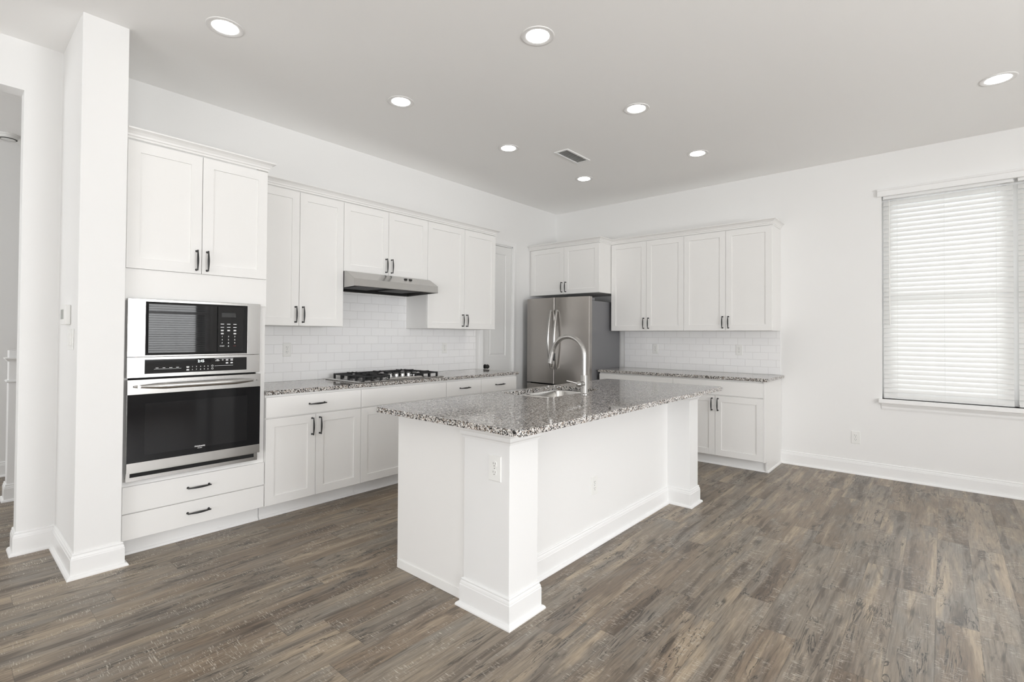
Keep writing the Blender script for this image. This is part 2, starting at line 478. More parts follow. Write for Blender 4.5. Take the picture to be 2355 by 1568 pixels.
# casing as a mitred frame: profile measured outward from the opening
a0, a1, zt = DY0 + .006, DY1 - .006, DZ - .006
rings = []
for (yy, zz, dy, dz) in ((a0, 0, -1, 0), (a0, zt, -1, 1), (a1, zt, 1, 1), (a1, 0, 1, 0)):
    rings.append([(t, yy + dy * q - DY0, zz + dz * q) for q, t in CAS])
b.loops(rings)
b.obj('door_casing', M_TRIM, d)
b = MB()
b.box(-.12, .001, 0, .018, 0, DZ); b.box(-.12, .001, DY1 - DY0 - .018, DY1 - DY0, 0, DZ); b.box(-.12, .001, 0, DY1 - DY0, DZ - .018, DZ)
b.obj('door_jamb', M_TRIM, d)
def panel_door(y0, y1, z0, z1, panels, x0=-.045, x1=-.010):
    bm = bmesh.new()
    ys = sorted({y0, y1} | {p[0] for p in panels} | {p[1] for p in panels})
    zs = sorted({z0, z1} | {p[2] for p in panels} | {p[3] for p in panels})
    def isp(ya, yb, za, zb): return any(abs(p[0] - ya) < 1e-6 and abs(p[1] - yb) < 1e-6 and abs(p[2] - za) < 1e-6 and abs(p[3] - zb) < 1e-6 for p in panels)
    for ya, yb in zip(ys, ys[1:]):
        for za, zb in zip(zs, zs[1:]):
            def ring(i, dx): return [(x1 + dx, ya + i, za + i), (x1 + dx, yb - i, za + i), (x1 + dx, yb - i, zb - i), (x1 + dx, ya + i, zb - i)]
            if isp(ya, yb, za, zb):
                rs = [ring(0, 0), ring(.010, -.007), ring(.018, -.007), ring(.034, -.002)]
                R = [[bm.verts.new(p) for p in q] for q in rs]
                for A, B in zip(R, R[1:]):
                    for i in range(4): bm.faces.new((A[i], A[(i + 1) % 4], B[(i + 1) % 4], B[i]))
                bm.faces.new(R[-1])
            else: bm.faces.new([bm.verts.new(p) for p in ring(0, 0)])
    back = [bm.verts.new(p) for p in ((x0, y0, z0), (x0, y1, z0), (x0, y1, z1), (x0, y0, z1))]
    bm.faces.new(list(reversed(back)))
    f = [bm.verts.new(p) for p in ((x1, y0, z0), (x1, y1, z0), (x1, y1, z1), (x1, y0, z1))]
    for i in range(4): bm.faces.new((f[i], f[(i + 1) % 4], back[(i + 1) % 4], back[i]))
    m = MB(); m.bm.free(); m.bm = bm
    return m
dw0, dw1 = .020, DY1 - DY0 - .020
slab = panel_door(dw0, dw1, .012, DZ - .021, [(dw0 + .10, dw1 - .10, 1.055, 2.335), (dw0 + .10, dw1 - .10, .24, .86)])
slab = slab.obj('door_slab', M_DOORP, d)
kb = MB(); kb.lathe([(.001, -.010), (.027, -.010), (.027, -.004), (.012, -.002), (.010, .012), (.018, .018), (.026, .028), (.027, .038), (.020, .050), (.001, .053)],
                    (0, .052, .935), 'x', 24)
ko = kb.obj('door_knob', M_BLACK, d, smooth=True); ko['label'] = 'black round door knob'

# ------------------------------------------------------------------ window_1 (twin, with blinds)
wn = thing('window_1', 'white twin window with sill on the back wall', 'window', (WX0, 0, WZ0)); wn['kind'] = 'structure'
ww, wh = WX1 - WX0, WZ1 - WZ0
def window_frame(parent, ww, wh, y0=.09, y1=.14, twin=True):
    f = MB()
    f.box(0, .05, y0, y1, 0, wh); f.box(ww - .05, ww, y0, y1, 0, wh); f.box(.05, ww - .05, y0, y1, 0, .05); f.box(.05, ww - .05, y0, y1, wh - .05, wh)
    if twin: f.box(ww / 2 - .05, ww / 2 + .05, y0, y1, .05, wh - .05)
    f.obj('window_frame', M_TRIM, parent, .002)
    xs = [(.05, ww / 2 - .05), (ww / 2 + .05, ww - .05)] if twin else [(.05, ww - .05)]
    for xa, xb in xs:
        g = MB()
        g.box(xa, xb, y0 + .012, y1 - .012, wh / 2 - .022, wh / 2 + .022)
        for q in (xa, xb - .03): g.box(q, q + .03, y0 + .012, y1 - .012, .05, wh - .05)
        g.box(xa, xb, y0 + .012, y1 - .012, .05, .085); g.box(xa, xb, y0 + .012, y1 - .012, wh - .085, wh - .05)
        g.obj('window_sash', M_TRIM, parent)
        MB().box(xa, xb, y0 + .022, y0 + .026, .05, wh - .05).obj('window_pane', M_GLASS, parent)
window_frame(wn, ww, wh)
b = MB(); b.box(-.025, ww + .025, -.045, .09, -.038, 0.0)
b.obj('window_sill', M_TRIM, wn, .004)
b = MB(); b.loops([[(xx, -q, zz) for q, zz in ((0, -.100), (.004, -.100), (.008, -.085), (.009, -.070), (.016, -.056), (.020, -.050), (.022, -.038), (0, -.038))] for xx in (-.004, ww + .004)])
b.obj('window_apron', M_TRIM, wn)

def blind(loc, rz, width, height, label, tilt=62, group='window blinds'):
    """faux-wood blind; local x along the width, local -y towards the room, z up from the sill"""
    t = thing('window_blind', label, 'blind', loc, rz, group)
    b = MB(); b.box(.004, width - .004, -.022, .03, height - .045, height - .004); b.obj('headrail', M_TRIM, t)
    top, bot = height - .052, .030
    n = int(round((top - bot) / .0432)); pitch = (top - bot) / n
    b = MB()
    ta = math.radians(tilt); hw = .0245
    for i in range(n + 1):
        zc = bot + pitch * (i + .25)
        if zc > top: break
        jitter = random.uniform(-.03, .03)
        ca, sa = math.cos(ta + jitter), math.sin(ta + jitter)
        # slat section: room edge low, slight crown, 3 mm thick
        up_, lo_ = [], []
        for k in range(5):
            q = -hw + 2 * hw * k / 4
            cr = .0022 * (1 - (q / hw) ** 2)
            up_.append((q * ca - (cr + .0014) * sa, q * sa + (cr + .0014) * ca))
            lo_.append((q * ca - (cr - .0014) * sa, q * sa + (cr - .0014) * ca))
        sec = up_ + lo_[::-1]
        b.loops([[(xx, .012 + p[0], zc + p[1]) for p in sec] for xx in (.006, width - .006)])
    b.obj('slats', M_SLAT, t)
    b = MB(); b.box(.006, width - .006, -.013, .037, .004, .022); b.obj('bottom_rail', M_SLAT, t, .003)
    b = MB()
    for q in (.11, width / 2, width - .11):
        for yy in (-.0155, .039):
            b.box(q - .0008, q + .0008, yy - .0006, yy + .0006, .02, height - .05)
    b.obj('ladder_cord', M_SLAT, t)
    b = MB(); b.tube([(.052, -.03, height - .06), (.052, -.032, height - .6), (.054, -.030, height - 1.23)], .0042, 8)
    b.obj('tilt_wand', M_PLASTIC, t, smooth=True)
    return t
blind((WX0 + .006, .030, WZ0), 0, .882, wh, 'white slatted blind with tilt wand, left of the twin window', group=None)
blind((WX0 + .905, .030, WZ0), 0, .882, wh, 'white slatted blind at the right edge, second of the twin window', group=None)
b = MB(); b.loops([[(xx, -q, zz) for q, zz in ((0, 2.638), (.030, 2.638), (.030, 2.684), (.036, 2.690), (.040, 2.702), (0, 2.702))] for xx in (WX0 - .03, WX1 + .03)])
tag(b.obj('blind_valance', M_TRIM, None), 'long white valance across the top of the twin window', 'valance')

# window in the right wall, with its own blind (seen mirrored in the microwave door)
w2 = thing('window_2', 'window with blind opposite the ovens', 'window', (X1, -2.25, WZ0), -PI / 2); w2['kind'] = 'structure'
window_frame(w2, 2.35, wh)
b2 = blind((X1 + .035, -2.27, WZ0), -PI / 2, 1.14, wh, 'white slatted blind on the right wall window, nearer the back wall', tilt=24)
w3 = thing('window_3', 'tall glazed opening in the right wall', 'window', (X1, -5.3, .25), -PI / 2); w3['kind'] = 'structure'
window_frame(w3, 3.2, 2.4)
w4 = thing('window_4', 'wide glazed opening in the wall behind the camera', 'window', (6.8, Y1, .25), PI); w4['kind'] = 'structure'
window_frame(w4, 4.4, 2.3)

# ------------------------------------------------------------------ cabinet hardware and cabinet builder
def pull_mesh():
    b = MB(); L = .130; hl = L / 2 - .006
    pts, rad = [], []
    for i in range(17):
        t = i / 16; z = -L / 2 + L * t
        s_ = math.sin(PI * t)
        pts.append((0, -.0255 - .0055 * s_, z)); rad.append(.0036 + .0030 * s_ ** 1.5)
    b.tube(pts, rad, 10, True, 0.8, side=(1, 0, 0))
    for q in (-1, 1):
        b.tube([(0, 0, q * hl), (0, -.014, q * hl), (0, -.027, q * (hl + .002))], [.0052, .0040, .0042], 8)
        b.lathe([(.0072, 0), (.0072, -.002), (.005, -.004)], (0, 0, q * hl), 'y', 12)
    return b.obj('handle', M_BLACK, None, smooth=True)
PULL = pull_mesh(); COL.objects.unlink(PULL)

def shaker(name, x0, x1, z0, z1, y, parent, rail=.060, t=.019, flat=False):
    """door or drawer front; face at local y, thickness behind it"""
    bm = MB()
    g = .0016
    x0 += g; x1 -= g; z0 += g; z1 -= g
    def ring(i, dy): return [(x0 + i, y + dy, z0 + i), (x1 - i, y + dy, z0 + i), (x1 - i, y + dy, z1 - i), (x0 + i, y + dy, z1 - i)]
    if flat: rs = [ring(0, t), ring(0, .001), ring(.001, 0)]
    else: rs = [ring(0, t), ring(0, .001), ring(.001, 0), ring(rail, 0), ring(rail + .0015, .007)]
    bm.loops(rs)
    return bm.obj(name, M_CAB, parent)
def pull(parent, x, z, y, horiz=False):
    return child(PULL, parent, (x, y, z), (0, PI / 2, 0) if horiz else (0, 0, 0))

FD = .619   # base front (door face at .635)
def cabinet(name, label, loc, rz, width, z0, z1, depth, doors, drawers, toe=False, group=None, gaps=True, toe_ret=(False, False)):
    t = thing(name, label, 'cabinet', loc, rz, group)
    dd = depth - .019
    b = MB()
    if toe:
        b.box(0, width, -dd, -.002, .11, z1)
        b.obj('cabinet_body', M_CAB, t)
        k = MB(); k.box(.001, width - .001, -.535, -.03, .001, .1095)
        k.loops([[(xx, -.535 - q, zz) for q, zz in ((0, .001), (.014, .001), (.0138, .006), (.011, .013), (.004, .018), (0, .018))] for xx in (.001, width - .001)])
        k.obj('toe_kick', M_TRIM, t)
    else:
        b.box(0, width, -dd, -.002, z0, z1); b.obj('cabinet_body', M_CAB, t)
    for (a, c, lo, hi, hx, hz) in doors:
        o = shaker('door', a, c, lo, hi, -depth, t)
        if hx is not None: pull(o, hx, hz, -depth)
    for (a, c, lo, hi, hx) in drawers:
        o = shaker('drawer_front', a, c, lo, hi, -depth, t, flat=True)
        if hx is not None: pull(o, hx, (lo + hi) / 2, -depth, True)
    return t
RL = PI / 2   # left wall run: local x = world y, local -y = world +x
UB, UT = 1.377, 2.437
LB = dict(lo=.1115, dm0=.7165, dm1=.7225, hi=.868)
HZ = 1.377 + .089
# upper cabinets on the left wall
def left_upper(y0, y1, ym, zb, label):
    L = y1 - y0; m = ym - y0
    return cabinet('upper_cabinet', label, (0, y0, 0), RL, L, zb, UT + .006, .344,
                   [(0, m, zb, UT, m - .030, zb + .089), (m, L, zb, UT, m + .030, zb + .089)], [], group='white wall cabinets on the cooktop wall')
U1 = left_upper(-4.303, -3.551, -3.934, UB, 'white two-door wall cabinet between the tall oven cabinet and the hood')
U2 = left_upper(-3.551, -2.639, -3.097, 1.851, 'short white two-door wall cabinet directly above the range hood')
U3 = left_upper(-2.639, -1.655, -2.136, UB, 'white two-door wall cabinet right of the hood, beside the pantry door')
CROWN = [(0, 0), (.004, 0), (.004, .012), (.010, .016), (.012, .026), (.022, .040), (.034, .048), (.040, .050), (.040, .058), (0, .058)]
b = MB().sweep([(.345, -4.262), (.345, -1.655), (.004, -1.655)], CROWN, side=1, zbase=UT + .0065)
tag(b.obj('crown_molding', M_CAB, None), 'white crown molding on top of the wall cabinets over the cooktop', 'molding')
# upper cabinets on the back wall
def back_upper(x0, x1, xm, label):
    L = x1 - x0; m = xm - x0
    return cabinet('upper_cabinet', label, (x0, 0, 0), 0, L, UB, UT + .006, .344,
                   [(0, m, UB, UT, m - .030, HZ), (m, L, UB, UT, m + .030, HZ)], [], group='white wall cabinets on the back wall')
back_upper(1.086, 2.003, 1.552, 'white two-door wall cabinet on the back wall next to the refrigerator')
back_upper(2.003, 2.906, 2.456, 'white two-door wall cabinet at the free end nearest the window')
cabinet('refrigerator_cabinet', 'deep white two-door cabinet above the refrigerator', (0.004, 0, 0), 0, 1.076, 1.838, UT + .006, .622,
        [(.035, .563, 1.838, UT, .533, 1.838 + .09), (.563, 1.076, 1.838, UT, .593, 1.838 + .09)], [])
b = MB().sweep([(0.004, -.623), (1.080, -.623), (1.080, -.345), (2.906, -.345), (2.906, -.004)], CROWN, side=1, zbase=UT + .0065)
tag(b.obj('crown_molding', M_CAB, None), 'white crown molding stepping from the refrigerator cabinet along the back wall cabinets', 'molding')

# base cabinets, left wall
def left_base(y0, y1, ym, label, drawer=True):
    L = y1 - y0
    doors = [(0, L, LB['lo'], LB['dm0'], .030, LB['dm0'] - .089)] if ym is None else \
            [(0, ym - y0, LB['lo'], LB['dm0'], ym - y0 - .030, LB['dm0'] - .089), (ym - y0, L, LB['lo'], LB['dm0'], ym - y0 + .030, LB['dm0'] - .089)]
    return cabinet('base_cabinet', label, (0, y0, 0), RL, L, 0, .8835, .635, doors,
                   [(0, L, LB['dm1'], LB['hi'], L / 2 if drawer else None)], toe=True, group='white base cabinets on the cooktop wall')
left_base(-4.303, -3.553, -3.936, 'white base cabinet with one drawer over two doors beside the wall oven')
left_base(-3.553, -2.639, -3.096, 'white base cabinet under the cooktop with a plain handleless drawer front', False)
left_base(-2.639, -2.169, None, 'narrow white base cabinet with one drawer just right of the cooktop')
left_base(-2.169, -1.618, None, 'white base cabinet with one drawer at the pantry door end')
# base cabinets, back wall
def back_base(x0, x1, xm, label):
    L = x1 - x0; m = xm - x0
    return cabinet('base_cabinet', label, (x0, 0, 0), 0, L, 0, .8835, .630,
                   [(0, m, LB['lo'], LB['dm0'], m - .030, LB['dm0'] - .089), (m, L, LB['lo'], LB['dm0'], m + .030, LB['dm0'] - .089)],
                   [(0, L, LB['dm1'], LB['hi'], L / 2)], toe=True, group='white base cabinets on the back wall')
back_base(1.092, 2.001, 1.546, 'white base cabinet on the back wall beside the refrigerator, mostly behind the island')
ce = back_base(2.001, 2.897, 2.444, 'white base cabinet with drawer and two doors at the free end of the back wall')
b = MB(); b.prism([(-.625, .8835), (-.003, .8835), (-.003, .001), (-.553, .001), (-.553, .1095), (-.625, .1095)], 'x', .896, .909)
b.loops([[(.909 + q, yy, zz) for q, zz in ((0, .001), (.014, .001), (.0138, .006), (.011, .013), (.004, .018), (0, .018))] for yy in (-.553, -.004)])
b.obj('end_panel', M_CAB, ce)

# tall oven cabinet
TY0, TY1 = -5.104, -4.305
tc = thing('tall_oven_cabinet', 'tall white cabinet housing the microwave and wall oven, beside the stub wall', 'cabinet', (0, TY0, 0), RL)
TL = TY1 - TY0; TM = -4.7085 - TY0
TF = .628
b = MB()
# carcass around the oven recess
b.box(0, TL, -.609, -.003, 1.500, UT + .006); b.box(0, TL, -.609, -.003, .11, .462)
b.box(0, .028, -.609, -.003, .462, 1.500); b.box(TL - .058, TL, -.609, -.003, .462, 1.500); b.box(.028, TL - .058, -.03, -.003, .462, 1.500)
b.obj('cabinet_body', M_CAB, tc)
k = MB(); k.box(.001, TL - .001, -.535, -.03, .001, .1095)
k.loops([[(xx, -.535 - q, zz) for q, zz in ((0, .001), (.014, .001), (.0138, .006), (.011, .013), (.004, .018), (0, .018))] for xx in (.001, TL - .001)])
k.obj('toe_kick', M_TRIM, tc)
b = MB(); b.box(0, TL, -.622, -.6095, 1.500, 1.686)
b.obj('face_panel', M_CAB, tc)
for (a, c, hx) in ((.006, TM, TM - .030), (TM, TL, TM + .030)):
    o = shaker('door', a, c, 1.688, UT, -TF, tc, rail=.062); pull(o, hx, 1.688 + .084, -TF)
for lo, hi in ((.266, .4215), (.1115, .262)):
    o = shaker('drawer_front', .006, TL, lo, hi, -TF, tc, flat=True); pull(o, TL / 2 - .003, (lo + hi) / 2 + .004, -TF, True)
b = MB().sweep([(0, -.629), (TL, -.629), (TL, -.387)], CROWN, side=1, zbase=UT + .0065)
b.obj('crown_molding', M_CAB, tc)

# ------------------------------------------------------------------ wall oven with microwave (one built-in unit)
OY_0, OY_1 = -5.089, -4.354
ow = thing('wall_oven', 'stainless built-in wall oven with microwave above, in the tall cabinet', 'oven', (0, OY_0, 0), RL)
OL = OY_1 - OY_0
F = -.650            # front face (local y)
b = MB()
b.box(.018, OL - .018, -.608, -.05, .470, 1.495)
b.obj('oven_body', M_GAP, ow)
# microwave trim kit: steel frame around the black door
mx0, mx1, mz0, mz1 = .086, .652, 1.181, 1.497
b = MB()
for c in ((0, mx0, 1.172, 1.512), (mx1, OL, 1.172, 1.512), (mx0, mx1, 1.172, mz0), (mx0, mx1, mz1, 1.512)):
    b.box(c[0], c[1], F, -.6225, c[2], c[3])
b.obj('microwave_trim', M_STEEL, ow, .0012)
b = MB(); b.box(mx0 + .001, mx1 - .001, F + .010, F + .030, mz0 + .001, mz1 - .001)
b.obj('microwave_recess', M_GAP, ow)
px = .468            # split between door and keypad
b = MB(); b.box(mx0 + .012, px - .001, F - .002, F + .010, mz0 + .010, mz1 - .010)
md = b.obj('microwave_door', M_BGLASS, ow, .002); md['label'] = 'black glass microwave door'
b = MB(); b.box(px + .001, mx1 - .024, F - .002, F + .010, mz0 + .010, mz1 - .010)
kp = b.obj('microwave_keypad', M_BGLASS, ow, .002)
FR = (PI / 2, 0, 0)
def marks(parent, items, name='key_markings', y=F - .0026):
    """tiny printed bars standing for print too small to read"""
    b = MB()
    for (x, z, w_, h_) in items: b.box(x - w_ / 2, x + w_ / 2, y - .0002, y, z - h_ / 2, z + h_ / 2)
    return b.obj(name, M_MARK, parent)
kx = [.497, .535, .573]
it = []
for row, z in enumerate((1.373, 1.352)):
    for x in kx: it.append((x, z, .020, .0032))
for x in kx:
    it += [(x, 1.334, .016, .0028), (x, 1.329, .016, .0028)]
for x in (kx[0], kx[2]): it += [(x, 1.314, .016, .0028), (x, 1.309, .016, .0028)]
marks(kp, it)
b = MB(); b.box(.492, .578, F - .0028, F - .0024, 1.418, 1.446); b.obj('display', mat('dim_display', (.02, .02, .02), .2), kp)
for row, z in enumerate((1.292, 1.271, 1.250)):
    for c_, x in enumerate(kx):
        text_mesh('key_number', str(row * 3 + c_ + 1), .0125, M_MARK, kp, (x, F - .0028, z), FR)
text_mesh('key_number', '0', .0125, M_MARK, kp, (kx[1], F - .0028, 1.229), FR)
text_mesh('key_word', 'START', .0095, M_MARK, kp, (kx[0], F - .0028, 1.230), FR)
text_mesh('key_word', 'STOP', .0070, mat('dim_red_marking', (.25, .05, .04), .5), kp, (kx[2], F - .0028, 1.230), FR)
# oven control panel
b = MB(); b.box(0, OL, F, -.6225, 1.050, 1.170); b.obj('oven_fascia', M_STEEL, ow, .0012)
b = MB(); b.box(.084, .650, F - .0015, F, 1.071, 1.155)
cp = b.obj('control_panel', M_BGLASS, ow, .001)
text_mesh('clock', '2:45', .022, M_DIGIT, cp, (.377, F - .0022, 1.137), FR)
for c_, x in enumerate((.330, .352, .375, .396, .417)):
    text_mesh('key_number', str(c_ + 1), .0105, M_MARK, cp, (x, F - .0022, 1.104), FR)
    text_mesh('key_number', str((c_ + 6) % 10), .0105, M_MARK, cp, (x, F - .0022, 1.086), FR)
marks(cp, [(.305, 1.105, .016, .003), (.305, 1.100, .014, .003), (.305, 1.088, .014, .003), (.305, 1.083, .016, .003)], y=F - .0018)
it = [(.472, 1.143, .012, .003), (.51, 1.150, .11, .0012), (.51, 1.104, .11, .0012)]
for x in (.528, .556): it += [(x, 1.143, .015, .003), (x, 1.137, .015, .003), (x, 1.123, .014, .003), (x, 1.118, .014, .003)]
marks(cp, it, y=F - .0018)
marks(cp, [(.145, 1.104, .014, .0022), (.18, 1.104, .014, .0022), (.215, 1.104, .016, .0022), (.25, 1.104, .014, .0022), (.20, 1.097, .14, .0010)], y=F - .0018)
text_mesh('key_word', 'START', .0088, M_MARK, cp, (.472, F - .0022, 1.136), FR)
for z in (1.105, 1.088):
    ring = MB(); ring.lathe([(.0045, F - .0018), (.0058, F - .0018), (.0058, F - .0022), (.0045, F - .0022), (.0045, F - .0018)], (.442, 0, z), 'y', 20, cap=False)
    ring.obj('key_icon', M_MARK, cp)
ring = MB(); ring.lathe([(.0032, F - .0018), (.0045, F - .0018), (.0045, F - .0022), (.0032, F - .0022), (.0032, F - .0018)], (.502, 0, 1.141), 'y', 20, cap=False)
ring.obj('key_icon', M_MARK, cp)
# oven door
od = thing('oven_door', '', '', (0, 0, 0)); del od['label']; del od['category']; od.parent = ow
DF = -.668
b = MB(); b.box(.001, OL - .001, DF, -.630, .954, 1.040); b.box(.001, OL - .001, DF, -.630, .506, .562); b.box(.001, OL - .001, DF + .012, -.630, .562, .954)
b.obj('door_frame', M_STEEL, od, .0012)
b = MB(); b.box(.002, OL - .002, DF - .001, DF + .012, .5625, .9535)
og = b.obj('door_glass', M_BGLASS2, od, .001); og['label'] = 'black oven door glass'
b = MB(); b.box(.085, OL - .085, DF - .0013, DF - .0009, .600, .900); b.obj('inner_window', mat('oven_window_tint', (.012, .012, .013), .07, spec=.3), od)
text_mesh('brand_lettering', 'FRIGIDAIRE', .0115, M_MARK, od, (.372, DF - .0018, .607), FR)
text_mesh('brand_lettering', 'GALLERY', .0065, M_MARK, od, (.372, DF - .0018, .596), FR)
hp, hr = [], []
for i in range(25):
    t = i / 24; s_ = math.sin(PI * t)
    hp.append((.028 + (OL - .056) * t, DF - .012 - .040 * min(1, s_ * 1.6) , 1.001)); hr.append(.0045 + .0125 * min(1, s_ * 1.7) ** .8)
b = MB(); b.tube(hp, hr, 16, True, .62, side=(0, 0, 1))
for x in (.05, OL - .05): b.tube([(x, DF + .001, 1.001), (x, DF - .030, 1.001)], .009, 12)
b.obj('handle', M_STEEL, od, smooth=True)
# lower vent trim
b = MB(); b.box(.003, OL - .008, F + .004, -.6225, .452, .474); b.box(.003, .022, F + .004, -.6225, .474, .503); b.box(OL - .03, OL - .008, F + .004, -.6225, .474, .503)
b.box(.022, OL - .03, F + .004, -.6225, .497, .503)
b.obj('vent_trim', M_STEEL, ow, .001)
b = MB(); b.box(.022, OL - .03, F + .014, -.6225, .4745, .4965); b.obj('vent_slot', M_GAP, ow)

# ------------------------------------------------------------------ countertops
CT, CB = .914, .884
b = MB(); b.box(.003, .648, -4.3035, -1.590, CB, CT)
tag(b.obj('countertop', M_GRAN, None, .004), 'long speckled granite countertop holding the gas cooktop', 'countertop')
b = MB(); b.box(1.080, 2.941, -.648, -.003, CB, CT)
tag(b.obj('countertop', M_GRAN, None, .004), 'speckled granite countertop on the back wall beside the refrigerator', 'countertop')

# backsplashes
b = MB(); b.box(.0005, .009, -4.303, -1.629, CT + .0005, UB - .0005); b.box(.0005, .009, -3.5505, -2.6395, UB - .0005, 1.706)
tag(b.obj('tile_backsplash', M_TILE_L, None), 'white subway tile backsplash behind the cooktop', 'backsplash')
b = MB(); b.box(1.095, 2.907, -.009, -.0005, CT + .0005, UB - .0005)
tag(b.obj('tile_backsplash', M_TILE_B, None), 'white subway tile backsplash between the refrigerator and the window wall', 'backsplash')

# ------------------------------------------------------------------ range hood
hd = thing('range_hood', 'stainless under-cabinet range hood above the gas cooktop', 'hood', (0, -3.549, 0), RL)
HL = .908
b = MB()
prof = [(-.01, 1.850), (-.375, 1.850), (-.500, 1.778), (-.504, 1.722), (-.496, 1.719), (-.494, 1.745), (-.02, 1.745), (-.01, 1.712)]
prof = [(-.01, 1.850), (-.375, 1.850), (-.500, 1.780), (-.504, 1.718), (-.498, 1.714), (-.496, 1.750), (-.016, 1.750), (-.012, 1.702)]
b.prism(prof, 'x', 0.001, HL - .001)
for xa in (0, HL - .004):
    b.prism([(-.01, 1.850), (-.375, 1.850), (-.500, 1.780), (-.504, 1.716), (-.01, 1.702)], 'x', xa, xa + .004)
b.obj('hood_shell', M_STEEL, hd)
b = MB(); b.box(.006, HL - .006, -.494, -.018, 1.738, 1.748); b.box(.005, HL - .005, -.030, -.0175, 1.706, 1.738); b.box(.005, HL - .005, -.4945, -.490, 1.722, 1.738); b.obj('underside', M_GAP, hd)  # dark sheets added under the hood to paint in its shade
for xa in (.10, .50):
    b = MB(); b.box(xa, xa + .28, -.42, -.10, 1.724, 1.7375); b.obj('grease_filter', M_SLOPE, hd, .003)
for x in (.585, .640):
    b = MB(); b.box(x - .012, x + .012, -.433, -.410, 1.8115, 1.832); b.obj('switch', M_BLACK, hd)
b = MB(); b.lathe([(.02, 1.728), (.02, 1.7375)], (.06, -.40, 0), 'z', 20); b.obj('hood_lamp', M_FSIDE, hd)

# ------------------------------------------------------------------ gas cooktop
ck = thing('gas_cooktop', 'stainless gas cooktop with black cast-iron grates and five knobs', 'cooktop', (.335, -3.098, CT), RL)
CWd, CDp = .915, .535   # local x width, y depth (local -y to the room)
b = MB()
x0, x1, y0, y1 = -CWd / 2, CWd / 2, -CDp / 2, CDp / 2
def rr(i, z): return [(x0 + i, y0 + i, z), (x1 - i, y0 + i, z), (x1 - i, y1 - i, z), (x0 + i, y1 - i, z)]
b.loops([rr(.004, .0005), rr(0, .003), rr(.002, .008), rr(.016, .0125), rr(.05, .0135)])
b.obj('cooktop_pan', M_STEEL, ck, .001)
# raised knob island
b = MB()
b.loops([[(-.165, -.262, .012), (.215, -.262, .012), (.165, -.12, .012), (-.125, -.12, .012)],
         [(-.145, -.254, .026), (.195, -.254, .026), (.150, -.14, .024), (-.110, -.14, .024)]])
b.obj('knob_console', M_STEEL, ck, .004, seg=3)
for i in range(5):
    kx_ = -.108 + .066 * i
    b = MB(); b.lathe([(.022, .0255), (.022, .030), (.0185, .032), (.0175, .050), (.015, .053), (.0005, .0535)], (kx_, -.200, 0), 'z', 24)
    b.box(kx_ - .0045, kx_ + .0045, -.222, -.178, .050, .061)
    ko = b.obj('knob', M_KNOB, ck, smooth=True)
    b = MB(); b.lathe([(.0245, .0248), (.0245, .0265), (.022, .0268)], (kx_, -.200, 0), 'z', 24); b.obj('knob_ring', M_BLACK, ko)
def grate(xa, xb, ya, yb, bars):
    b = MB(); zt, zb, w_ = .052, .040, .0065
    def bar(p, q, z0=zb, z1=zt, hw=w_):
        dx, dy = q[0] - p[0], q[1] - p[1]; l = math.hypot(dx, dy); nx, ny = -dy / l * hw, dx / l * hw
        b.prism([(p[0] + nx, p[1] + ny), (q[0] + nx, q[1] + ny), (q[0] - nx, q[1] - ny), (p[0] - nx, p[1] - ny)], 'z', z0, z1)
    for p, q in (((xa, ya), (xb, ya)), ((xb, ya), (xb, yb)), ((xb, yb), (xa, yb)), ((xa, yb), (xa, ya))): bar(p, q)
    for cx_, cy_, ra in bars:
        for k in range(4):
            a = PI / 2 * k
            ex = {0: xb, 1: cx_, 2: xa, 3: cx_}[k]; ey = {0: cy_, 1: min(yb, cy_ + .14), 2: cy_, 3: max(ya, cy_ - .14)}[k]
            ix, iy = cx_ + ra * math.cos(a), cy_ + ra * math.sin(a)
            bar((ex, ey), (ix, iy), zb + .002, zt + .006)
            bar((ix, iy), (ix - .012 * math.cos(a), iy - .012 * math.sin(a)), zb + .008, zt + .012)
    if len(bars) > 1: bar((xa, (ya + yb) / 2), (xb, (ya + yb) / 2))
    n = 4
    for i in range(n + 1):
        t = i / n
        for (px_, py_) in ((xa, ya + (yb - ya) * t), (xb, ya + (yb - ya) * t)):
            b.box(px_ - .0075, px_ + .0075, py_ - .0085, py_ + .0085, .013, zt)
    for t in (.33, .66):
        for yy in (ya, yb): b.box(xa + (xb - xa) * t - .008, xa + (xb - xa) * t + .008, yy - .007, yy + .007, .013, zt)
    return b.obj('grate', M_IRON, ck, .0015, seg=1)
grate(-.392, -.140, -.235, .225, [(-.266, -.118, .03), (-.266, .118, .03)])
grate(-.136, .136, -.105, .225, [(0, .075, .04)])
grate(.140, .392, -.235, .225, [(.266, -.118, .03), (.266, .118, .03)])
for (bx, by, br) in ((-.266, -.118, .034), (-.266, .118, .040), (0, .075, .055), (.266, -.118, .030), (.266, .118, .040)):
    b = MB(); b.lathe([(br + .012, .0135), (br + .010, .020), (br, .024), (br, .027), (br + .003, .029), (br + .001, .036), (.0005, .038)], (bx, by, 0), 'z', 28)
    b.obj('burner', M_IRON, ck, smooth=True)

